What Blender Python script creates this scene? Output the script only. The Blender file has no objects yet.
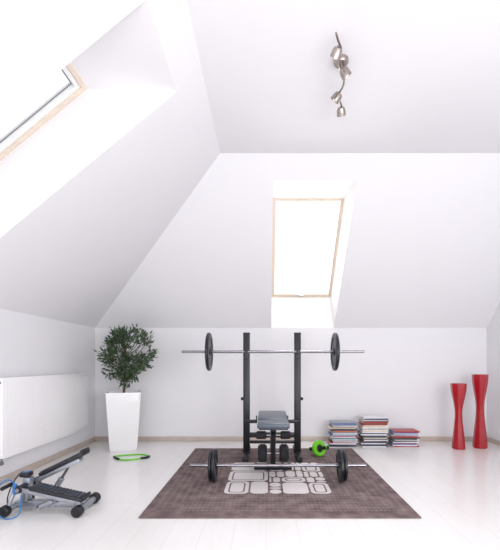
import bpy, bmesh, math, random
from mathutils import Vector, Matrix
random.seed(7)
S = bpy.context.scene
COL = S.collection
V = Vector
try:
    S.view_settings.view_transform = 'Standard'
    S.view_settings.look = 'None'
except Exception:
    pass
PI = math.pi
# ------------------------------------------------------------------ materials
def lin(c):
    return tuple(((v/255)/12.92 if v/255 <= .04045 else ((v/255+.055)/1.055)**2.4) for v in c) + (1,)
def mat(name, rgb, rough=.5, metal=0, vary=.06, scale=30, coat=0, bump=0, bscale=200, spec=.5, stretch=(1,1,1)):
    m = bpy.data.materials.new(name); m.use_nodes = True
    nt = m.node_tree; b = nt.nodes['Principled BSDF']
    b.inputs['Roughness'].default_value = rough; b.inputs['Metallic'].default_value = metal
    b.inputs['Coat Weight'].default_value = coat
    b.inputs['Specular IOR Level'].default_value = spec
    tc = nt.nodes.new('ShaderNodeTexCoord'); mp = nt.nodes.new('ShaderNodeMapping')
    mp.inputs['Scale'].default_value = stretch
    nz = nt.nodes.new('ShaderNodeTexNoise'); nz.inputs['Scale'].default_value = scale
    nt.links.new(tc.outputs['Object'], mp.inputs['Vector']); nt.links.new(mp.outputs[0], nz.inputs['Vector'])
    r = nt.nodes.new('ShaderNodeValToRGB'); L = lin(rgb)
    r.color_ramp.elements[0].position = .3; r.color_ramp.elements[1].position = .7
    r.color_ramp.elements[0].color = tuple(v*(1-vary) for v in L[:3])+(1,)
    r.color_ramp.elements[1].color = tuple(min(1, v*(1+vary)) for v in L[:3])+(1,)
    nt.links.new(nz.outputs['Fac'], r.inputs['Fac']); nt.links.new(r.outputs[0], b.inputs['Base Color'])
    if bump:
        n2 = nt.nodes.new('ShaderNodeTexNoise'); n2.inputs['Scale'].default_value = bscale
        nt.links.new(tc.outputs['Object'], n2.inputs['Vector'])
        bp = nt.nodes.new('ShaderNodeBump'); bp.inputs['Strength'].default_value = bump; bp.inputs['Distance'].default_value = .002
        nt.links.new(n2.outputs['Fac'], bp.inputs['Height']); nt.links.new(bp.outputs[0], b.inputs['Normal'])
    return m
M = {}
M['wall'] = mat('wall_paint', (236,235,239), .75, vary=.005, scale=3, bump=.04)
M['lining'] = mat('lining_daylit', (251,250,250), .6, vary=.004, scale=3)  # lighter than the wall: daylight in the recess put into the colour
M['lining_left'] = mat('left_lining_shaded', (242,241,244), .7, vary=.004, scale=3)  # same lining, shade put into the colour to calm the bright left recesses
M['pine'] = mat('pine', (230,215,200), .4, vary=.06, scale=14, stretch=(1,1,8))
M['base'] = mat('baseboard_wood', (200,186,176), .45, vary=.05, scale=9)
M['radiator'] = mat('radiator_enamel', (247,246,248), .4, vary=.004)
M['plastic_white'] = mat('white_plastic', (240,240,240), .35, vary=.01)
M['black'] = mat('black_powder_coat', (16,18,25), .4, vary=.15, bump=.05)
M['rubber'] = mat('black_rubber', (18,20,26), .55, vary=.15, bump=.1)
M['iron'] = mat('black_cast_iron', (24,28,36), .38, vary=.2, bump=.15, bscale=300)
M['hubgrey'] = mat('grey_rim_metal', (80,84,94), .35, metal=.6, vary=.1)
M['gasket'] = mat('grey_gasket', (140,142,148), .5, vary=.05)
M['chrome'] = mat('chrome', (150,148,154), .22, metal=1, vary=.05)
M['nickel'] = mat('brushed_nickel', (172,162,156), .25, metal=1, vary=.08)
M['bulb'] = mat('frosted_bulb', (235,230,215), .2, vary=.02)
M['vinyl'] = mat('grey_vinyl', (80,88,102), .3, vary=.1, scale=60, bump=.2, bscale=500)
M['vinyl_d'] = mat('dark_vinyl', (28,31,40), .4, vary=.1)
M['foam'] = mat('black_foam', (20,22,28), .8, vary=.2, bump=.3)
M['green'] = mat('lime_plastic', (108,200,24), .35, vary=.05)
M['red'] = mat('red_glaze', (166,14,32), .3, vary=.05, coat=.4, scale=8)
M['planter'] = mat('white_planter_gloss', (247,247,249), .25, vary=.006, coat=.3)
M['soil'] = mat('soil', (52,40,32), .9, vary=.4, scale=80, bump=.6, bscale=120)
M['bark'] = mat('bark', (92,74,58), .8, vary=.25, scale=60, bump=.4)
M['twig'] = mat('green_twig', (70,78,54), .7, vary=.2)
M['leafm'] = mat('leaf', (70,90,62), .33, vary=.75, scale=24)
M['steel'] = mat('silver_steel', (166,170,180), .3, metal=.8, vary=.05)
M['blue'] = mat('blue_plastic', (50,120,185), .35, vary=.05)
M['pedal'] = mat('pedal_grey', (30,33,40), .45, vary=.1, bump=.1)
M['treadpad'] = mat('pedal_tread', (66,71,82), .6, vary=.12, scale=120, bump=.3)
M['motif'] = mat('cream_wool', (216,210,210), .95, vary=.08, scale=150, bump=.4, bscale=400)
M['paper'] = mat('paper_edges', (228,224,220), .8, vary=.12, scale=60, stretch=(.2,.2,40))
def floor_mat():
    m = mat('white_floorboards', (242,240,239), .24, vary=.01, scale=5, stretch=(8,.6,1), coat=.15)
    nt = m.node_tree; b = nt.nodes['Principled BSDF']
    tc = nt.nodes.new('ShaderNodeTexCoord'); mp = nt.nodes.new('ShaderNodeMapping')
    mp.inputs['Rotation'].default_value = (0,0,PI/2)
    nt.links.new(tc.outputs['Object'], mp.inputs['Vector'])
    br = nt.nodes.new('ShaderNodeTexBrick')
    for k, v in (('Scale',1),('Mortar Size',.0025),('Brick Width',1.9),('Row Height',.19),('Mortar Smooth',.5),('Bias',0)):
        br.inputs[k].default_value = v
    br.inputs['Color1'].default_value = (1,1,1,1); br.inputs['Color2'].default_value = (.975,.973,.97,1); br.inputs['Mortar'].default_value = (.88,.87,.865,1)
    nt.links.new(mp.outputs[0], br.inputs['Vector'])
    old = b.inputs['Base Color'].links[0].from_socket
    mx = nt.nodes.new('ShaderNodeMix'); mx.data_type = 'RGBA'; mx.blend_type = 'MULTIPLY'; mx.inputs[0].default_value = 1
    nt.links.new(old, mx.inputs[6]); nt.links.new(br.outputs['Color'], mx.inputs[7]); nt.links.new(mx.outputs[2], b.inputs['Base Color'])
    return m
M['floor'] = floor_mat()
def glass_mat(name, tint):
    m = bpy.data.materials.new(name); m.use_nodes = True; nt = m.node_tree; nt.nodes.clear()
    o = nt.nodes.new('ShaderNodeOutputMaterial'); t = nt.nodes.new('ShaderNodeBsdfTransparent'); g = nt.nodes.new('ShaderNodeBsdfGlossy')
    t.inputs[0].default_value = tint
    g.inputs['Roughness'].default_value = .03; mx = nt.nodes.new('ShaderNodeMixShader'); mx.inputs[0].default_value = .05
    nt.links.new(t.outputs[0], mx.inputs[1]); nt.links.new(g.outputs[0], mx.inputs[2]); nt.links.new(mx.outputs[0], o.inputs[0])
    return m
M['glass'] = glass_mat('window_glass', (1,1,1,1))
M['glass_dim'] = glass_mat('dimmed_window_glass', (.86,.865,.875,1))  # clear panes darkened to dim the sky and the light on the lining
def rug_mat(cx, cy, hx, hy):
    m = mat('mauve_brown_rug', (117,102,102), .95, vary=.32, scale=10, bump=.6, bscale=350, spec=.1)
    nt = m.node_tree; b = nt.nodes['Principled BSDF']; N = nt.nodes; Lk = nt.links.new
    tc = N.new('ShaderNodeTexCoord'); sp = N.new('ShaderNodeSeparateXYZ'); Lk(tc.outputs['Object'], sp.inputs[0])
    def mth(op, a, b_=None):
        n = N.new('ShaderNodeMath'); n.operation = op
        for i, v in enumerate((a, b_)):
            if v is None: continue
            if isinstance(v, (int, float)): n.inputs[i].default_value = v
            else: Lk(v, n.inputs[i])
        return n.outputs[0]
    au = mth('ABSOLUTE', sp.outputs[0]); av = mth('ABSOLUTE', sp.outputs[1])
    d = mth('MAXIMUM', mth('SUBTRACT', au, hx), mth('SUBTRACT', av, hy))
    ring = mth('LESS_THAN', mth('FRACT', mth('DIVIDE', d, .052)), .34)
    horiz = mth('GREATER_THAN', mth('SUBTRACT', av, hy), mth('SUBTRACT', au, hx))
    fu = mth('GREATER_THAN', mth('FRACT', mth('DIVIDE', sp.outputs[0], .03)), .42)
    fv = mth('GREATER_THAN', mth('FRACT', mth('DIVIDE', sp.outputs[1], .03)), .42)
    dots = mth('ADD', mth('MULTIPLY', fu, horiz), mth('MULTIPLY', fv, mth('SUBTRACT', 1, horiz)))
    zone = mth('MULTIPLY', mth('GREATER_THAN', d, .03), mth('LESS_THAN', d, .455))
    fac = mth('MULTIPLY', mth('MULTIPLY', ring, dots), zone)
    nz = N.new('ShaderNodeTexNoise'); nz.inputs['Scale'].default_value = 6; Lk(tc.outputs['Object'], nz.inputs['Vector'])
    fac = mth('MULTIPLY', fac, mth('MULTIPLY', nz.outputs['Fac'], .44))
    old = b.inputs['Base Color'].links[0].from_socket
    mx = N.new('ShaderNodeMix'); mx.data_type = 'RGBA'
    Lk(fac, mx.inputs[0]); Lk(old, mx.inputs[6]); mx.inputs[7].default_value = lin((178,164,162)); Lk(mx.outputs[2], b.inputs['Base Color'])
    return m
# ------------------------------------------------------------------ mesh builder
def origin(o):
    v = V((0,0,0))
    while o: v = v + o.location; o = o.parent
    return v
class MB:
    def __init__(s, X=None): s.bm = bmesh.new(); s.X = X
    def merge(s, tb, Mx=None):
        if Mx is not None: tb.transform(Mx)
        if s.X is not None: tb.transform(s.X)
        me = bpy.data.meshes.new('t'); tb.to_mesh(me); tb.free(); s.bm.from_mesh(me); bpy.data.meshes.remove(me)
    def box(s, c, size, r=0, rot=None, seg=2):
        tb = bmesh.new(); bmesh.ops.create_cube(tb, size=1)
        tb.transform(Matrix.Diagonal((*size, 1)))
        if r: bmesh.ops.bevel(tb, geom=tb.edges[:], offset=r, segments=seg, affect='EDGES', profile=.5)
        Mx = Matrix.Translation(V(c))
        if rot is not None: Mx = Mx @ rot.to_4x4()
        s.merge(tb, Mx); return s
    def bar(s, a, b, w, h, r=0, up=(0,0,1)):      # box beam from a to b, w across, h along up
        a, b = V(a), V(b); d = (b-a); L = d.length; d.normalize(); up = V(up)
        if abs(d.dot(up)) > .98: up = V((0,1,0))
        x = d.cross(up).normalized(); z = x.cross(d).normalized()
        R = Matrix((x, d, z)).transposed()
        return s.box((a+b)/2, (w, L, h), r, R)
    def lathe(s, prof, c, axis=(0,0,1), n=32, cap=True, a0=0):
        tb = bmesh.new(); rings = []
        for r, h in prof:
            rings.append([tb.verts.new((r*math.cos(a0+2*PI*i/n), r*math.sin(a0+2*PI*i/n), h)) for i in range(n)])
        for A, B in zip(rings, rings[1:]):
            for i in range(n): tb.faces.new((A[i], A[(i+1)%n], B[(i+1)%n], B[i]))
        if cap:
            tb.faces.new(rings[0][::-1]); tb.faces.new(rings[-1])
        q = V((0,0,1)).rotation_difference(V(axis).normalized())
        s.merge(tb, Matrix.Translation(V(c)) @ q.to_matrix().to_4x4()); return s
    def ring(s, prof, c, axis, n=40):             # closed profile loop (with a hole)
        tb = bmesh.new(); rings = []
        for r, h in prof: rings.append([tb.verts.new((r*math.cos(2*PI*i/n), r*math.sin(2*PI*i/n), h)) for i in range(n)])
        k = len(rings)
        for j in range(k):
            A, B = rings[j], rings[(j+1)%k]
            for i in range(n): tb.faces.new((A[i], A[(i+1)%n], B[(i+1)%n], B[i]))
        q = V((0,0,1)).rotation_difference(V(axis).normalized())
        s.merge(tb, Matrix.Translation(V(c)) @ q.to_matrix().to_4x4()); return s
    def cyl(s, a, b, r, r2=None, n=20, bev=0):
        a, b = V(a), V(b); L = (b-a).length; r2 = r if r2 is None else r2
        p = [(r, 0), (r2, L)] if not bev else [(r-bev, 0), (r, bev), (r2, L-bev), (r2-bev, L)]
        return s.lathe(p, a, b-a, n)
    def tube(s, pts, r, n=8, closed=False, rr=None):
        pts = [V(p) for p in pts]; k = len(pts); tb = bmesh.new(); rings = []
        ref = V((0,0,1))
        for i, p in enumerate(pts):
            t = (pts[(i+1)%k]-pts[i-1]) if (closed or 0 < i < k-1) else (pts[1]-pts[0] if i == 0 else pts[-1]-pts[-2])
            t.normalize()
            x = ref - t*ref.dot(t)
            if x.length < .05: x = V((1,0,0)) - t*t.x
            x.normalize(); ref = x; y = t.cross(x); q = rr[i] if rr else r
            rings.append([tb.verts.new(p + x*q*math.cos(2*PI*j/n) + y*q*math.sin(2*PI*j/n)) for j in range(n)])
        for i in range(k if closed else k-1):
            A, B = rings[i], rings[(i+1)%k]
            for j in range(n): tb.faces.new((A[j], A[(j+1)%n], B[(j+1)%n], B[j]))
        if not closed: tb.faces.new(rings[0][::-1]); tb.faces.new(rings[-1])
        s.merge(tb); return s
    def sph(s, c, r, sc=(1,1,1), n=20):
        tb = bmesh.new(); bmesh.ops.create_uvsphere(tb, u_segments=n, v_segments=n//2+2, radius=r)
        s.merge(tb, Matrix.Translation(V(c)) @ Matrix.Diagonal((*sc,1))); return s
    def poly(s, pts):
        s.bm.faces.new([s.bm.verts.new(s.X @ V(p) if s.X is not None else V(p)) for p in pts]); return s
    def build(s, name, m, parent=None, smooth=35, recalc=True, loc=None):
        if recalc: bmesh.ops.recalc_face_normals(s.bm, faces=s.bm.faces[:])
        if parent is not None: off = origin(parent)
        elif loc is not None: off = V(loc)
        else:
            xs = [v.co for v in s.bm.verts]
            off = V(((min(v.x for v in xs)+max(v.x for v in xs))/2, (min(v.y for v in xs)+max(v.y for v in xs))/2, min(v.z for v in xs)))
        s.bm.transform(Matrix.Translation(-off))
        me = bpy.data.meshes.new(name); s.bm.to_mesh(me); s.bm.free()
        if smooth:
            me.polygons.foreach_set('use_smooth', [True]*len(me.polygons)); me.set_sharp_from_angle(angle=math.radians(smooth))
        me.materials.append(m)
        o = bpy.data.objects.new(name, me); COL.objects.link(o)
        if parent is not None: o.parent = parent
        else: o.location = off
        return o
def tag(o, label, cat, group=None):
    o['label'] = label; o['category'] = cat
    if group: o['group'] = group
    return o
def thing(name, loc, label, cat, group=None):
    o = bpy.data.objects.new(name, None); o.location = loc; o.empty_display_size = .1; COL.objects.link(o)
    return tag(o, label, cat, group)
def struct(o): o['kind'] = 'structure'; return o
# ------------------------------------------------------------------ room
FP = 400.0; CX, CY = 266.0, 363.0; H = 1.0
def P(x, y, Y): return V(((x-CX)/FP*Y, Y, H+(CY-y)/FP*Y))
YB = 5.13; ZK = 1.45; ZC = 2.92; YC = 3.66
XL = -2.193; XLC = -.42; XR = 2.83; Y0 = -1.6
mL = (ZC-ZK)/(XLC-XL)
def zl(x): return ZK+mL*(x-XL)
def zb(y): return ZK+(YB-y)
struct(MB().box(((XL+XR)/2, (Y0+YB)/2, -.05), (XR-XL, YB-Y0, .1)).build('floor', M['floor'], smooth=0, loc=(0,0,0)))
struct(MB().box(((XL+XR)/2, YB+.05, ZK/2), (XR-XL+.2, .1, ZK)).build('wall_back', M['wall'], smooth=0, loc=(0,0,0)))
struct(MB().box((XL-.05, (Y0+YB)/2, ZK/2), (.1, YB-Y0, ZK)).build('wall_left', M['wall'], smooth=0, loc=(0,0,0)))
b = MB()
W0 = [(Y0,0),(YB,0),(YB,ZK),(YC,ZC),(Y0,ZC)]
b.poly([(XR,y,z) for y, z in W0]); b.poly([(XR+.1,y,z) for y, z in W0])
for i in range(5):
    (y, z), (y2, z2) = W0[i], W0[(i+1)%5]
    b.poly([(XR,y,z),(XR,y2,z2),(XR+.1,y2,z2),(XR+.1,y,z)])
bmesh.ops.remove_doubles(b.bm, verts=b.bm.verts[:], dist=.0001)
struct(b.build('wall_right', M['wall'], smooth=0, loc=(0,0,0)))
struct(MB().poly([(XLC,Y0,ZC),(XLC,YC,ZC),(XR,YC,ZC),(XR,Y0,ZC)]).build('ceiling', M['wall'], smooth=0, loc=(0,0,0)))
# back slope with opening
bx0, bx1, byt = .067, .871, 3.83
b = MB()
b.poly([(XL,YB,ZK),(bx0,YB,ZK),(bx0,byt,zb(byt)),(bx0,YC,ZC),(XLC,YC,ZC)])
b.poly([(bx0,byt,zb(byt)),(bx1,byt,zb(byt)),(bx1,YC,ZC),(bx0,YC,ZC)])
b.poly([(bx1,YB,ZK),(XR,YB,ZK),(XR,YC,ZC),(bx1,YC,ZC),(bx1,byt,zb(byt))])
struct(b.build('ceiling_slope_back', M['wall'], smooth=0, loc=(0,0,0)))
# left slope with two openings
ox0, ox1 = -2.09, -.585
ops = [(1.96, 2.625), (1.13, 1.82)]
b = MB()
def q(xa, xb, ya, yb): b.poly([(xa,ya,zl(xa)),(xb,ya,zl(xb)),(xb,yb,zl(xb)),(xa,yb,zl(xa))])
b.poly([(XL,2.625,ZK),(ox0,2.625,zl(ox0)),(ox1,2.625,zl(ox1)),(XLC,2.625,ZC),(XLC,YC,ZC),(XL,YB,ZK)])
q(XL,ox0,Y0,2.625); q(ox1,XLC,Y0,2.625); q(ox0,ox1,1.82,1.96); q(ox0,ox1,Y0,1.13)
struct(b.build('ceiling_slope_left', M['wall'], smooth=0, loc=(0,0,0)))
# linings + windows
def window(n, O, u, v, W, L, lining_pts, lm='lining'):
    """O: lower corner of the window plane, u across, v up the slope; lining_pts = inner opening corners (lower0, lower1, upper1, upper0)"""
    O, u, v = V(O), V(u).normalized(), V(v).normalized(); nn = u.cross(v)      # nn points outwards or inwards
    outer = [O, O+u*W, O+u*W+v*L, O+v*L]
    l = MB()
    for i in range(4):
        j = (i+1) % 4; l.poly([lining_pts[i], lining_pts[j], outer[j], outer[i]])
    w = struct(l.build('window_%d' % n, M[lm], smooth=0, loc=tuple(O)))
    R = Matrix((u, v, nn)).transposed()
    def frame(inset, t, d, z):
        f = MB()
        a, c = inset, W-inset; e, g = inset, L-inset
        for (cu, cv, su, sv) in ((a+t/2, L/2, t, g-e), (c-t/2, L/2, t, g-e), (W/2, e+t/2, c-a-2*t, t), (W/2, g-t/2, c-a-2*t, t)):
            f.box(O+u*cu+v*cv+nn*z, (su, sv, d), .003, R)
        return f
    return w, frame, R, O, u, v, nn
vb = V((0,-1,1)).normalized()
topY = 4.24; botY = 5.15; zt = 2.75
Lb = (V((0,topY,zt))-V((0,botY,zt-(botY-topY)))).length
w, fr, R, O, u, v, nn = window(1, (.07, botY, zt-(botY-topY)), (1,0,0), vb, .765, Lb,
    [(bx0,YB,ZK),(bx1,YB,ZK),(bx1,byt,zb(byt)),(bx0,byt,zb(byt))])
# nn = u x v ; for back window: (1,0,0)x(0,-1,1) = (0,-1,-1): inwards
fr(.0, .022, .06, -.03).build('window_frame', M['pine'], w)
fr(.022, .016, .05, -.035).build('window_sash', M['pine'], w)
MB().box(O+u*.3825+v*Lb/2-nn*.045, (.69, Lb-.08, .006), 0, R).build('pane', M['glass'], w, smooth=0)
MB().box(O+u*.3825+v*.05+nn*.002, (.64, .03, .02), .006, R).build('bottom_rail', M['pine'], w)
hb = MB().box(O+u*.3825+v*.052+nn*.022, (.09, .018, .02), .005, R); hb.cyl(O+u*.36+v*.052+nn*.03, O+u*.405+v*.052+nn*.03, .008)
hb.build('handle', M['steel'], w)
vl = V((1,0,mL)).normalized(); Ll = 1.2
for k, (ya, yb) in enumerate(ops):
    top = V((-1.165, yb, 2.80)); O_ = top - vl*Ll
    # u along -Y so that u x v points inwards? compute
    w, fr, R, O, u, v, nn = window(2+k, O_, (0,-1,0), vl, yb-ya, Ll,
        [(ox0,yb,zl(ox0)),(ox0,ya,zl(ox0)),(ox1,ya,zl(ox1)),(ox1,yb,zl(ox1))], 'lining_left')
    sgn = 1 if nn.z < 0 else -1
    fr(0, .036, .06, -.03*sgn).build('window_frame', M['pine'], w)
    fr(.036, .030, .05, -.035*sgn).build('window_sash', M['plastic_white'], w)
    W = yb-ya
    MB().box(O+u*W/2+v*Ll/2-nn*.045*sgn, (W-.09, Ll-.09, .006), 0, R).build('pane', M['glass_dim'], w, smooth=0)
    gl = MB()
    for a in (.069, W-.069): gl.box(O+u*a+v*Ll/2-nn*.040*sgn, (.008, Ll-.130, .004), 0, R)
    for a in (.069, Ll-.069): gl.box(O+u*W/2+v*a-nn*.040*sgn, (W-.146, .008, .004), 0, R)
    gl.build('gasket', M['gasket'], w, smooth=0)
# baseboards
struct(MB().box(((XL+XR)/2, YB-.009, .029), (XR-XL-.04, .018, .058), .003).build('baseboard_back', M['base']))
struct(MB().box((XL+.009, (Y0+YB-.02)/2, .029), (.018, YB-.02-Y0, .058), .003).build('baseboard_left', M['base']))
struct(MB().box((XR-.009, (Y0+YB-.02)/2, .029), (.018, YB-.02-Y0, .058), .003).build('baseboard_right', M['base']))
# ------------------------------------------------------------------ radiator
rd = thing('radiator', (XL+.05, 4.0, .21), 'long white ribbed panel radiator mounted on the left wall', 'radiator')
ra, rb_, rz0, rz1 = 3.22, 4.76, .225, .88
m = MB().box((XL+.070, (ra+rb_)/2, (rz0+rz1)/2), (.012, rb_-ra, rz1-rz0), .004)
n = 34
for i in range(n):
    y = ra+.03+(rb_-ra-.06)*(i+.5)/n
    m.lathe([(.0001,-.315),(.014,-.29),(.014,.29),(.0001,.315)], (XL+.0636, y, (rz0+rz1)/2), n=36)
m.build('front_panel', M['radiator'], rd)
MB().box((XL+.026, (ra+rb_)/2, (rz0+rz1)/2), (.012, rb_-ra-.02, rz1-rz0-.02), .004).build('rear_panel', M['radiator'], rd)
m = MB()
for i in range(60):
    m.box((XL+.048, ra+.02+(rb_-ra-.04)*(i+.5)/60, rz1-.006), (.035, .012, .012))
m.build('top_grille', M['radiator'], rd)
for y in (ra+.001, rb_-.001):
    MB().box((XL+.047, y, (rz0+rz1)/2), (.054, .006, rz1-rz0-.004), .002).build('side_panel', M['radiator'], rd)
for y in (3.6, 4.45):
    MB().box((XL+.011, y, .53), (.019, .04, .45), .004).build('wall_bracket', M['radiator'], rd)
MB().cyl((XL+.05, ra+.0, .84), (XL+.05, ra-.03, .84), .013, bev=.003).build('bleed_valve', M['chrome'], rd)
tv = MB().cyl((XL+.05, ra+.02, .235), (XL+.05, ra+.02, .185), .012); tv.cyl((XL+.05, ra+.03, .185), (XL+.05, ra-.03, .185), .016); tv.cyl((XL+.05, ra-.01, .185), (XL+.002, ra-.01, .185), .011)
tv = tv.build('pipe_valve', M['chrome'], rd)
MB().cyl((XL+.05, ra-.03, .185), (XL+.05, ra-.075, .185), .021, .018, bev=.004).build('thermostat_head', M['plastic_white'], rd)
# ------------------------------------------------------------------ ceiling light
ZL = ZC-.07
fx = thing('ceiling_spotlight', P(341,70,2.53).xy.to_3d()+V((0,0,ZC)), 'wavy brushed nickel spotlight bar with swivel heads on the ceiling', 'ceiling light')
def LP(x, y):
    Y = (ZL-H)*FP/(CY-y); return V(((x-CX)/FP*Y, Y, ZL))
c = LP(341,70)
MB().lathe([(.040,0),(.047,.010),(.047,.028),(.042,.034)], (c.x, c.y, ZC-.034), n=40).build('ceiling_rose', M['nickel'], fx)
MB().cyl((c.x,c.y,ZL), (c.x,c.y,ZC-.03), .008).build('stem', M['nickel'], fx)
ctrl = [LP(336,33), LP(338,40), LP(341,48), LP(340,57), LP(339,64), LP(341,70), LP(344,78), LP(343,86), LP(340,92), LP(339,98), LP(341,104), LP(343,110)]
pts = []
for i in range(len(ctrl)-1):
    p0 = ctrl[max(i-1,0)]; p1 = ctrl[i]; p2 = ctrl[i+1]; p3 = ctrl[min(i+2, len(ctrl)-1)]
    for k in range(5):
        t = k/5; pts.append(.5*((2*p1)+(p2-p0)*t+(2*p0-5*p1+4*p2-p3)*t*t+(3*p1-p0-3*p2+p3)*t**3))
pts.append(ctrl[-1])
MB().tube(pts, .0065, 10).build('bar', M['nickel'], fx)
for (px, py, d) in ((338,46,(-.3,.7,-.8)), (343,67,(.6,.2,-.8)), (339,92,(-.6,.3,-.7)), (341,106,(.2,.7,-.7))):
    a = LP(px, py); d = V(d).normalized(); s0 = a+V((0,0,-.016))
    hd = MB().lathe([(.010,-.010),(.024,-.004),(.030,.012),(.032,.034),(.033,.046),(.030,.046),(.024,.03)], s0, d, n=28, cap=True)
    hd = hd.build('spot_head', M['nickel'], fx)
    MB().sph(s0+d*.035, .018).build('bulb', M['bulb'], hd)
    MB().cyl(a, s0, .006).build('swivel', M['nickel'], hd)
# ------------------------------------------------------------------ rug
RX0, RX1, RY0, RY1 = -.82, 1.0, 2.57, 4.65
rcx, rcy = (RX0+RX1)/2, (RY0+RY1)/2; RT = .010
rug = MB().box((rcx, rcy, RT/2), (RX1-RX0, RY1-RY0, RT), .003).build('rug', rug_mat(rcx, rcy, .42, .50), smooth=30)
tag(rug, 'rectangular brown rug with cream abstract centre under the gym bench', 'rug')
m = MB()
def rr(cx, cy, w, h, r, k=4):
    out = []
    r = min(r, w/2, h/2)
    for qx, qy, a0 in ((1,1,0), (-1,1,90), (-1,-1,180), (1,-1,270)):
        for i in range(k+1):
            a = math.radians(a0+90*i/k); out.append((cx+qx*(w/2-r)+r*math.cos(a), cy+qy*(h/2-r)+r*math.sin(a)))
    return out
ZM = RT+.0012
def ringf(mb, A, B, z):
    n = len(A)
    for i in range(n):
        j = (i+1) % n; mb.poly([(*A[i],z),(*A[j],z),(*B[j],z),(*B[i],z)])
def cell(x0, y0, x1, y1):
    w, h = x1-x0, y1-y0; cx, cy = (x0+x1)/2, (y0+y1)/2; g = .014
    w -= g; h -= g; r = .05
    A = rr(cx, cy, w, h, r, 7)
    if min(w, h) < .095 or random.random() < .2: m.poly([(*p,ZM) for p in A]); return
    t = .029
    ringf(m, A, rr(cx, cy, w-2*t, h-2*t, max(r-t*.6, .014), 7), ZM)
    w2, h2 = w-2*t-.024, h-2*t-.024
    if min(w2, h2) > .014: m.poly([(*p,ZM) for p in rr(cx, cy, w2, h2, .03, 7)])
def split(x0, y0, x1, y1, d):
    w, h = x1-x0, y1-y0
    big = max(w, h)
    if big < .13 or (d > 2 and min(w, h) < .08) or (d > 2 and big < .36 and random.random() < .4): cell(x0, y0, x1, y1); return
    f = random.uniform(.27, .73)
    if w*1.5 > h: split(x0, y0, x0+w*f, y1, d+1); split(x0+w*f, y0, x1, y1, d+1)
    else: split(x0, y0, x1, y0+h*f, d+1); split(x0, y0+h*f, x1, y1, d+1)
random.seed(7)
split(rcx-.42, 3.02, rcx+.42, 3.98, 0)
random.seed(8)
m.build('woven_motif', M['motif'], rug, smooth=0)
# ------------------------------------------------------------------ weight plate helper
def plate(xc, y, z, R, t, parent, hole=.0145, m_=None):
    h = t/2
    prof = [(hole,-h),(R*.20,-h),(R*.26,-h*.5),(R*.74,-h*.5),(R*.80,-h),(R*.96,-h),(R,-h*.6),(R,h*.6),(R*.96,h),(R*.80,h),(R*.74,h*.5),(R*.26,h*.5),(R*.20,h),(hole,h)]
    p = MB().ring(prof, (xc,y,z), (1,0,0), 48).build('weight_plate', M['iron'], parent)
    MB().ring([(R*.80,-h-.0012),(R*.83,-h-.0012),(R*.83,h+.0012),(R*.80,h+.0012)], (xc,y,z), (1,0,0), 48).build('rim_ring', M['hubgrey'], p)
    return p
def collar(xc, y, z, s, parent):
    m = MB().ring([(.0145,-.012),(.024,-.012),(.024,.012),(.0145,.012)], (xc,y,z), (1,0,0), 24)
    for k in range(6):
        a = k*PI/3; m.box((xc, y+.027*math.cos(a), z+.027*math.sin(a)), (.014, .010, .010), .002)
    m.build('collar', M['chrome'], parent)
# ------------------------------------------------------------------ bench + rack (one machine)
YR = 4.26; XU = (-.207, .335); bcx = .064
g0 = RT+.002
rk = thing('weight_bench', (bcx, 3.95, g0), 'black weight bench with grey pad and two tall barbell uprights', 'weight bench')
for x in XU:
    up = MB().box((x, YR, (g0+.03+1.31)/2), (.07, .05, 1.31-g0-.03), .004).build('upright', M['black'], rk)
    for k in range(9): MB().cyl((x, YR-.0262, .52+k*.085), (x, YR-.0242, .52+k*.085), .006, n=12).build('pin_hole', M['vinyl_d'], up)
    MB().box((x, YR, 1.316), (.074, .054, .014), .004).build('end_cap', M['rubber'], up)
    # J hook carrying the bar (bar centre y = YR-.065, z=1.12)
    hk = MB().box((x, YR-.030, 1.10), (.05, .010, .12), .002)
    hk.box((x, YR-.065, 1.098), (.04, .075, .012), .002); hk.box((x, YR-.1, 1.118), (.04, .010, .05), .002)
    hk.build('bar_hook', M['black'], rk)
    MB().bar((x, YR+.3, g0+.025), (x, YR-.26, g0+.025), .05, .05, .006).build('foot_beam', M['black'], rk)
    for y in (YR+.3, YR-.26):
        MB().box((x, y, g0+.026), (.058, .03, .052), .006).build('foot_cap', M['rubber'], rk)
    s_ = 1 if x > bcx else -1
    MB().bar((x, YR+.24, g0+.045), (x, YR+.02, .36), .03, .03, .004).build('brace', M['black'], rk)
    sc = MB().box((x-s_*.05, YR-.045, .385), (.13, .035, .035), .004)
    sc.box((x-s_*.108, YR-.045, .415), (.014, .04, .06), .003); sc.build('safety_catch', M['black'], rk)
    MB().sph((x+s_*.045, YR, .62), .018).build('adjust_knob', M['rubber'], up)
MB().box((bcx, YR, .235), (XU[1]-XU[0]-.07, .05, .05), .004).build('crossbar', M['black'], rk)
MB().box((bcx, YR+.0, .16), (XU[1]-XU[0]-.07, .03, .03), .004).build('crossbar', M['black'], rk)
MB().bar((bcx, YR-.025, .235), (bcx, 3.46, .40), .05, .05, .004).build('bench_beam', M['black'], rk)
MB().bar((bcx, 3.72, .36), (bcx, 3.72, g0+.04), .05, .05, .004).build('front_post', M['black'], rk)
MB().box((bcx, 3.72, g0+.025), (.32, .05, .05), .006).build('front_foot', M['black'], rk)
for s_ in (-1, 1): MB().box((bcx+s_*.16, 3.72, g0+.027), (.03, .058, .054), .006).build('foot_cap', M['rubber'], rk)
MB().bar((bcx, 4.05, .27), (bcx, 3.98, .47), .04, .04, .003).build('backrest_support', M['black'], rk)
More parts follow.
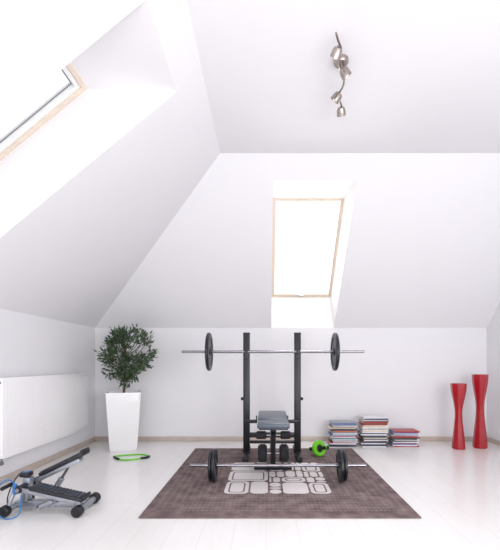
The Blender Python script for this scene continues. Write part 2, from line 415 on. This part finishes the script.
def pad(name, ya, yb, za, zb_):
    a, b2 = V((bcx,ya,za)), V((bcx,yb,zb_))
    p = MB().bar(a, b2, .28, .05, .016).build(name, M['vinyl'], rk)
    d = (b2-a).normalized(); off = V((0,0,-.028))
    MB().bar(a+off+d*.01, b2+off-d*.01, .25, .012, .002).build('pad_board', M['vinyl_d'], p)
pad('seat_pad', 3.40, 3.66, .462, .455); pad('back_pad', 3.68, 4.13, .46, .485)
# leg developer
MB().bar((bcx, 3.44, .40), (bcx, 3.55, .17), .04, .04, .004).build('leg_lever', M['black'], rk)
MB().cyl((bcx-.13, 3.55, .20), (bcx+.13, 3.55, .20), .012).build('roller_axle', M['chrome'], rk)
MB().cyl((bcx-.15, 3.47, .375), (bcx+.15, 3.47, .375), .011).build('roller_axle', M['chrome'], rk)
for s_ in (-1, 1):
    MB().cyl((bcx+s_*.055, 3.55, .20), (bcx+s_*.135, 3.55, .20), .08, bev=.018, n=28).build('foam_roller', M['foam'], rk)
    MB().cyl((bcx+s_*.06, 3.47, .375), (bcx+s_*.15, 3.47, .375), .035, bev=.01, n=28).build('foam_roller', M['foam'], rk)
# ------------------------------------------------------------------ barbells
zb1 = 1.104+.014; yb1 = YR-.066
bb = thing('barbell', (.07, yb1, zb1-.2), 'long barbell with one large black plate per side resting on rack', 'barbell')
MB().cyl((-.883, yb1, zb1), (1.03, yb1, zb1), .0138, bev=.003).build('bar', M['chrome'], bb)
for x, s_ in ((-.596,-1), (.723,1)):
    plate(x, yb1, zb1, .20, .034, bb); collar(x+s_*.032, yb1, zb1, s_, bb)
    MB().ring([(.0139,-.008),(.022,-.008),(.022,.008),(.0139,.008)], (x-s_*.027,yb1,zb1), (1,0,0), 24).build('stop_ring', M['chrome'], bb)
yb2 = 3.33; zb2 = RT+.1355+.002
bb = thing('barbell', (.1, yb2, RT), 'shorter barbell with paired small black plates lying on brown rug', 'barbell')
MB().cyl((-.633, yb2, zb2), (.833, yb2, zb2), .0138, bev=.003).build('bar', M['chrome'], bb)
for x, s_ in ((-.44,-1), (.63,1)):
    plate(x-s_*.013, yb2, zb2, .1355, .026, bb); plate(x+s_*.017, yb2, zb2, .128, .024, bb); collar(x+s_*.044, yb2, zb2, s_, bb)
    MB().ring([(.0139,-.008),(.022,-.008),(.022,.008),(.0139,.008)], (x-s_*.036,yb2,zb2), (1,0,0), 24).build('stop_ring', M['chrome'], bb)
# ------------------------------------------------------------------ ab wheel
ac = V((.56, 4.24, RT+.085)); ax = V((.55, -.80, .22)).normalized()
ab = thing('ab_roller', (ac.x, ac.y, RT), 'lime green exercise wheel with black handles on the rug', 'exercise wheel')
MB().ring([(.042,-.016),(.076,-.020),(.084,-.011),(.084,.011),(.076,.020),(.042,.016)], ac, ax, 44).build('wheel', M['green'], ab)
MB().ring([(.013,-.018),(.03,-.02),(.044,-.012),(.044,.012),(.03,.02),(.013,.018)], ac, ax, 36).build('hub', M['vinyl_d'], ab)
MB().cyl(ac-ax*.14, ac+ax*.14, .0125).build('axle', M['chrome'], ab)
for s_ in (-1, 1):
    h_ = MB().lathe([(.014,0),(.019,.006),(.016,.03),(.019,.06),(.017,.09),(.021,.105),(.016,.11)], ac+ax*s_*.035, ax*s_, n=20).build('handle', M['rubber'], ab)
    MB().ring([(.0205,-.004),(.023,-.004),(.023,.004),(.0205,.004)], ac+ax*s_*.035+ax*s_*.103, ax, 20).build('grip_ring', M['green'], h_)
# ------------------------------------------------------------------ green loop on floor
gp = V((-1.42, 4.22, 0))
gb = thing('resistance_band', gp, 'lime green exercise loop with dark grips lying on the floor beside planter', 'exercise band')
pts = [gp+V((.165*math.cos(a)*(1+.12*math.cos(2*a+.5)+.06*math.sin(3*a)), .12*math.sin(a)*(1+.16*math.sin(2*a)), .008)) for a in [2*PI*i/40 for i in range(40)]]
MB().tube(pts, .0078, 10, closed=True).build('loop', M['green'], gb)
for k0 in (20, 35):
    MB().tube([pts[(k0+i) % 40] for i in range(7)], .0115, 12).build('grip', M['rubber'], gb)
for o in gb.children: 
    if o.name.startswith('grip'): o.location.z = .0036
# ------------------------------------------------------------------ potted tree
pc = V((-1.675, 4.70, 0))
pt = thing('potted_tree', pc, 'small bushy tree in tall white tapered planter by corner', 'potted plant')
m = MB()
ya_ = math.radians(19.3); cy_, sy_ = math.cos(ya_), math.sin(ya_)
def sq(w, z, r=.02):
    return [(pc.x+x*cy_-y*sy_, pc.y+x*sy_+y*cy_, z) for x, y in rr(0, 0, w, w, r, 4)]
levels = [sq(.285,0), sq(.30,.01), sq(.385,.655), sq(.385,.663), sq(.35,.663), sq(.345,.60)]
for A, B in zip(levels, levels[1:]):
    for i in range(len(A)):
        j = (i+1) % len(A); m.poly([A[i],A[j],B[j],B[i]])
m.poly(levels[0]); m.poly(levels[-1])
bmesh.ops.remove_doubles(m.bm, verts=m.bm.verts[:], dist=.0004)
m.build('planter', M['planter'], pt)
MB().box((pc.x, pc.y, .609), (.335, .335, .02), .005, Matrix.Rotation(ya_, 3, 'Z')).build('soil', M['soil'], pt)
MB().tube([pc+V((.0,0,.61)), pc+V((.012,0,.72)), pc+V((.01,.01,.86)), pc+V((.03,0,1.0)), pc+V((.03,0,1.2))], .01, 8, rr=[.016,.014,.012,.010,.006]).build('trunk', M['bark'], pt)
tr = MB()
tips = []
cc = pc+V((.03,0,1.10))
lobes = [(V((random.gauss(0,1), random.gauss(0,1), random.gauss(0,1))).normalized(), random.uniform(-.22,.22)) for _ in range(12)]
while len(tips) < 108:
    d = V((random.gauss(0,1), random.gauss(0,1), random.gauss(0,1))).normalized(); rad = random.uniform(.2,1.1)**.5
    rad *= 1+sum(k*max(0, d.dot(l_)-.6)*2.5 for l_, k in lobes)
    t = V((d.x*.30*rad, d.y*.28*rad, d.z*.36*rad))
    if t.z < -.16:
        k = 1-(-t.z-.16)*1.6; t.x *= k; t.y *= k
    if t.z > .0: k = 1-t.z*1.35; t.x *= k; t.y *= k
    tips.append(cc+t)
for i, t in enumerate(tips):
    s0 = pc+V((.02,0,max(.78, min(1.15, t.z-.22+random.uniform(-.05,.05)))))
    mid = (s0+t)/2+V((0,0,-.03)) + (t-s0)*.1
    tr.tube([s0, mid, t], .003, 5, rr=[.0045,.003,.0018])
tr.build('branches', M['twig'], pt)
lf = MB()
def leaf(p, d, L, w):
    d = d.normalized(); side = d.cross(V((random.uniform(-1,1), random.uniform(-1,1), random.uniform(.2,1.4)))).normalized(); nrm = side.cross(d)
    a = p; b1 = p+d*L*.35+side*w-nrm*L*.03; b2 = p+d*L*.35-side*w-nrm*L*.03; mdl = p+d*L*.4+nrm*L*.02; c1 = p+d*L*.72+side*w*.7-nrm*L*.05; c2 = p+d*L*.72-side*w*.7-nrm*L*.05; e = p+d*L-nrm*L*.08
    bm = lf.bm; vs = [bm.verts.new(k) for k in (a,b1,mdl,b2,c1,c2,e)]
    bm.faces.new((vs[0],vs[1],vs[2])); bm.faces.new((vs[0],vs[2],vs[3])); bm.faces.new((vs[1],vs[4],vs[6],vs[2])); bm.faces.new((vs[2],vs[6],vs[5],vs[3]))
for t in tips:
    for k in range(15):
        o = V((random.gauss(0,.026), random.gauss(0,.026), random.gauss(0,.026)))
        d = (t-cc).normalized()*.9+V((random.uniform(-1,1), random.uniform(-1,1), random.uniform(-.5,1.0)))
        leaf(t+o, d, random.uniform(.05,.075), random.uniform(.009,.012))
lf.build('foliage', M['leafm'], pt, smooth=0, recalc=False)
# ------------------------------------------------------------------ red vases
def vase(px, ybase, ytop, rt, rw, rb2, label):
    Y = FP/(ybase-CY)+.07; X = (px-CX)/FP*Y; h = H+(CY-ytop)/FP*Y
    prof = []
    N = 26
    for i in range(N+1):
        t = i/N
        if t < .56: s_ = t/.56; r = rb2+(rw-rb2)*(.5-.5*math.cos(PI*s_))**.85
        else: s_ = (t-.56)/.44; r = rw+(rt-rw)*(.5-.5*math.cos(PI*s_))**.85
        prof.append((r, t*h))
    prof = [(rb2*.9, 0)] + [(prof[0][0], .006)] + prof[1:]
    prof += [(rt-.008, h), (rt-.014, h-.03), (rw*.7, h*.6)]
    o = MB().lathe(prof, (X, Y, 0), n=8, a0=.25).build('floor_vase', M['red'], None, smooth=28)
    tag(o, label, 'vase')
vase(458.5, 450, 383.5, .088, .040, .074, 'shorter red hourglass floor vase, standing nearer the magazine stacks')
vase(480, 449, 374.5, .088, .044, .080, 'taller red hourglass floor vase, standing nearest the right wall')
# ------------------------------------------------------------------ magazines
ordn = 'topmost second third fourth fifth sixth seventh eighth ninth tenth eleventh twelfth thirteenth fourteenth fifteenth sixteenth seventeenth eighteenth nineteenth twentieth twenty-first twenty-second twenty-third twenty-fourth twenty-fifth twenty-sixth twenty-seventh twenty-eighth twenty-ninth thirtieth thirty-first thirty-second thirty-third thirty-fourth thirty-fifth thirty-sixth'.split()
colors = {'white':(226,226,230),'grey':(140,144,152),'black':(34,36,44),'red':(172,36,48),'teal':(50,116,130),'blue':(60,102,164),'navy':(36,48,86),
          'pink':(204,150,152),'cream':(222,202,176),'green':(86,140,84),'brown':(104,76,64),'orange':(204,112,56)}
cm = {k: mat(k+'_cover', c_, .35, vary=.1, scale=40) for k, c_ in colors.items()}
def magazine(x, y, z, L, D, t, rz, col, label, group):
    o = thing('magazine', (x,y,z), label, 'magazine', group); 
    c_ = min(.0014, t*.15)
    X_ = Matrix.Translation(V((x,y,z))) @ Matrix.Rotation(rz, 4, 'Z')
    b = MB(X_); b.box((0,0,c_/2), (L,D,c_)); b.box((0,0,t-c_/2), (L,D,c_)); b.box((0,-D/2+c_/2,t/2), (L,c_,t-2*c_))
    b.build('cover', cm[col], o, smooth=0)
    b = MB(X_); b.box((0,.0005,t/2), (L-.004,D-2*c_-.002,t-2*c_)); b.build('pages', M['paper'], o, smooth=0)
def stack(cx, h, n, pal, sname, group, topc=None):
    th = [random.choice((.008,.009,.010,.012,.014,.016)) for _ in range(n)]; k = h/sum(th); th = [t*k for t in th]
    z = 0; prev = None
    for i, t in enumerate(th):
        col = random.choice([c_ for c_ in pal if c_ != prev])
        if prev not in ('white', 'cream', 'grey', 'pink', None) and random.random() < .45: col = 'white'
        prev = col
        if i == n-1 and topc: col = topc
        top = n-1-i
        word = ordn[top]; wh = ('topmost in the %s' % sname) if top == 0 else ('%s from the top of the %s' % (word, sname))
        if i == 0: wh = 'bottom one of the %s' % sname
        L = random.uniform(.275,.315); D = random.uniform(.205,.225)
        magazine(cx+random.uniform(-.02,.02), 4.875+random.uniform(-.008,.008), z, L, D, t, random.uniform(-.05,.05), col,
                 '%s magazine, %s' % (col, wh), group)
        z += t+.0003
stack(.93, .282, 23, ['teal','white','navy','red','blue','grey','cream','black','white','orange'], 'stack next to the green exercise wheel', 'magazines in the stack beside the exercise wheel', 'grey')
stack(1.30, .342, 28, ['white','grey','red','pink','black','cream','brown','navy','white'], 'tallest, middle stack', 'magazines in the tallest stack', 'white')
stack(1.67, .180, 15, ['black','red','blue','white','red','brown','navy'], 'lowest stack of the three', 'magazines in the lowest stack', 'red')
# ------------------------------------------------------------------ stepper
st = thing('mini_stepper', (-1.45, 2.74, 0), 'silver and grey twin-pedal mini stepper on floor below the radiator', 'stepper')
XA, XB_ = -1.70, -1.225; ya, yb = 2.60, 2.86
for x in (XA, XB_):
    MB().cyl((x, ya, .036), (x, yb, .036), .022).build('base_bar', M['steel'], st)
    for y, e in ((ya, -1), (yb, 1)):
        MB().cyl((x, y-.028, .036), (x, y+.028, .036), .036, bev=.008, n=24).build('rubber_foot', M['rubber'], st)
MB().bar((XA, 2.73, .045), (XB_, 2.73, .045), .06, .045, .005).build('base_spine', M['steel'], st)
MB().bar((-1.64, 2.73, .05), (-1.62, 2.73, .225), .06, .05, .006, up=(1,0,0)).build('pivot_column', M['steel'], st)
MB().cyl((-1.62, 2.60, .17), (-1.62, 2.88, .17), .013).build('pivot_axle', M['chrome'], st)
cs = MB().box((-1.635, 2.73, .242), (.065, .065, .032), .008).build('step_counter', M['pedal'], st)
MB().box((-1.635, 2.73, .2595), (.04, .04, .003), .001).build('display', M['blue'], cs)
def pedal(y, zr, xr):
    a = V((-1.62, y, .17)); b2 = V((xr, y, zr)); d = (b2-a).normalized(); upn = V((0,1,0)).cross(d)*-1
    if upn.z < 0: upn = -upn
    for s_ in (-1, 1):
        MB().bar(a+V((0,s_*.03,0)), b2-d*.05+V((0,s_*.03,0)), .016, .028, .003).build('pedal_arm', M['steel'], st)
    MB().cyl(a+V((0,-.042,0)), a+V((0,.042,0)), .025, bev=.004).build('pivot_hub', M['pedal'], st)
    p = MB().bar(a+d*.07+upn*.028, b2+upn*.028, .116, .028, .010, up=upn).build('pedal', M['pedal'], st)
    tm = MB()
    n_ = 14; Lp = (b2-a).length-.11
    for i in range(n_):
        c0 = a+d*(.085+Lp*(i+.5)/n_)+upn*.044
        tm.bar(c0-d*Lp/n_*.34, c0+d*Lp/n_*.34, .096, .006, .002, up=upn)
    tm.build('tread', M['treadpad'], p)
    MB().bar(b2-d*.014+upn*.040, b2+upn*.040+d*.006, .116, .034, .008, up=upn).build('toe_stop', M['rubber'], p)
    m_ = a+d*.27
    lo = V((-1.52, y, .05)) if zr > .2 else V((-1.50, y, .045))
    c1 = MB().cyl(lo, lo.lerp(m_, .6), .020, n=16, bev=.003).build('damper', M['steel'], st)
    MB().cyl(lo.lerp(m_, .55), m_, .009, n=12).build('damper_rod', M['chrome'], c1)
pedal(2.655, .075, -1.20); pedal(2.81, .348, -1.25)
MB().cyl((-1.52, 2.64, .045), (-1.52, 2.83, .045), .010).build('damper_axle', M['chrome'], st)
MB().cyl((-1.66, 2.645, .13), (-1.66, 2.645, .20), .015, bev=.005).build('adjust_knob', M['blue'], st)
MB().bar((-1.69, 2.62, .05), (-1.66, 2.66, .19), .022, .022, .004).build('side_strut', M['steel'], st)
def arc(pts):
    out = []
    pts = [V(p) for p in pts]
    for i in range(len(pts)-1):
        p0 = pts[max(i-1,0)]; p1 = pts[i]; p2 = pts[i+1]; p3 = pts[min(i+2, len(pts)-1)]
        for k in range(6):
            t = k/6; out.append(.5*((2*p1)+(p2-p0)*t+(2*p0-5*p1+4*p2-p3)*t*t+(3*p1-p0-3*p2+p3)*t**3))
    return out+[pts[-1]]
MB().tube(arc([(-1.66,2.66,.19),(-1.69,2.62,.235),(-1.735,2.60,.20),(-1.745,2.58,.10),(-1.71,2.56,.03),(-1.66,2.55,.006),(-1.62,2.57,.006),(-1.60,2.60,.03),(-1.61,2.63,.13)]), .004, 8).build('resistance_cord', M['blue'], st)
MB().tube(arc([(-1.64,2.78,.20),(-1.70,2.80,.24),(-1.76,2.79,.17),(-1.77,2.74,.08),(-1.74,2.68,.01),(-1.78,2.60,.006),(-1.84,2.58,.006)]), .004, 8).build('resistance_cord', M['rubber'], st)
MB().cyl((-1.735, 2.62, .172), (-1.72, 2.71, .182), .013, bev=.004).build('hand_grip', M['rubber'], st)
# ------------------------------------------------------------------ lights & world
W = bpy.data.worlds.new('World'); S.world = W; W.use_nodes = True
bg = W.node_tree.nodes['Background']; bg.inputs[0].default_value = (.99,.99,1,1); bg.inputs[1].default_value = 1.47
def area(name, loc, target, sx, sy, e, col=(1,1,1)):
    l = bpy.data.lights.new(name, 'AREA'); l.shape = 'RECTANGLE'; l.size = sx; l.size_y = sy; l.energy = e; l.color = col
    o = bpy.data.objects.new(name, l); COL.objects.link(o); o.location = loc
    o.rotation_euler = (V(target)-V(loc)).to_track_quat('-Z', 'Y').to_euler(); return o
area('skylight_daylight', (.45, 5.3, 2.9), (.45, 4.0, 1.6), 1.0, 1.3, 35, (1,.98,.96))
area('top_lining_fill', (.45, 5.9, 2.0), (.45, 4.2, 2.6), 1.0, .8, 26, (1,.98,.96))  # added fill outside, aimed up to brighten the top lining and ceiling
area('ceiling_fill', (.4, -1.3, .7), (.4, 2.6, 2.9), 3.2, 1.2, 51, (1,.99,.98))  # added fill behind the camera, lifts the ceiling; no such fixture
area('room_fill', (2.1, -.6, 1.3), (-1.9, 3.6, 1.3), 1.4, 1.4, 48, (1,.99,.98))  # unseen fill added to brighten the left and back of the room
# ------------------------------------------------------------------ camera
cd = bpy.data.cameras.new('Camera'); cam = bpy.data.objects.new('Camera', cd); COL.objects.link(cam)
cam.location = (0,0,H); cam.rotation_euler = (PI/2,0,0)
cd.sensor_width = 36; cd.sensor_fit = 'AUTO'; cd.lens = 36*FP/550
cd.shift_x = -(CX-250)/550; cd.shift_y = (CY-275)/550
S.camera = cam
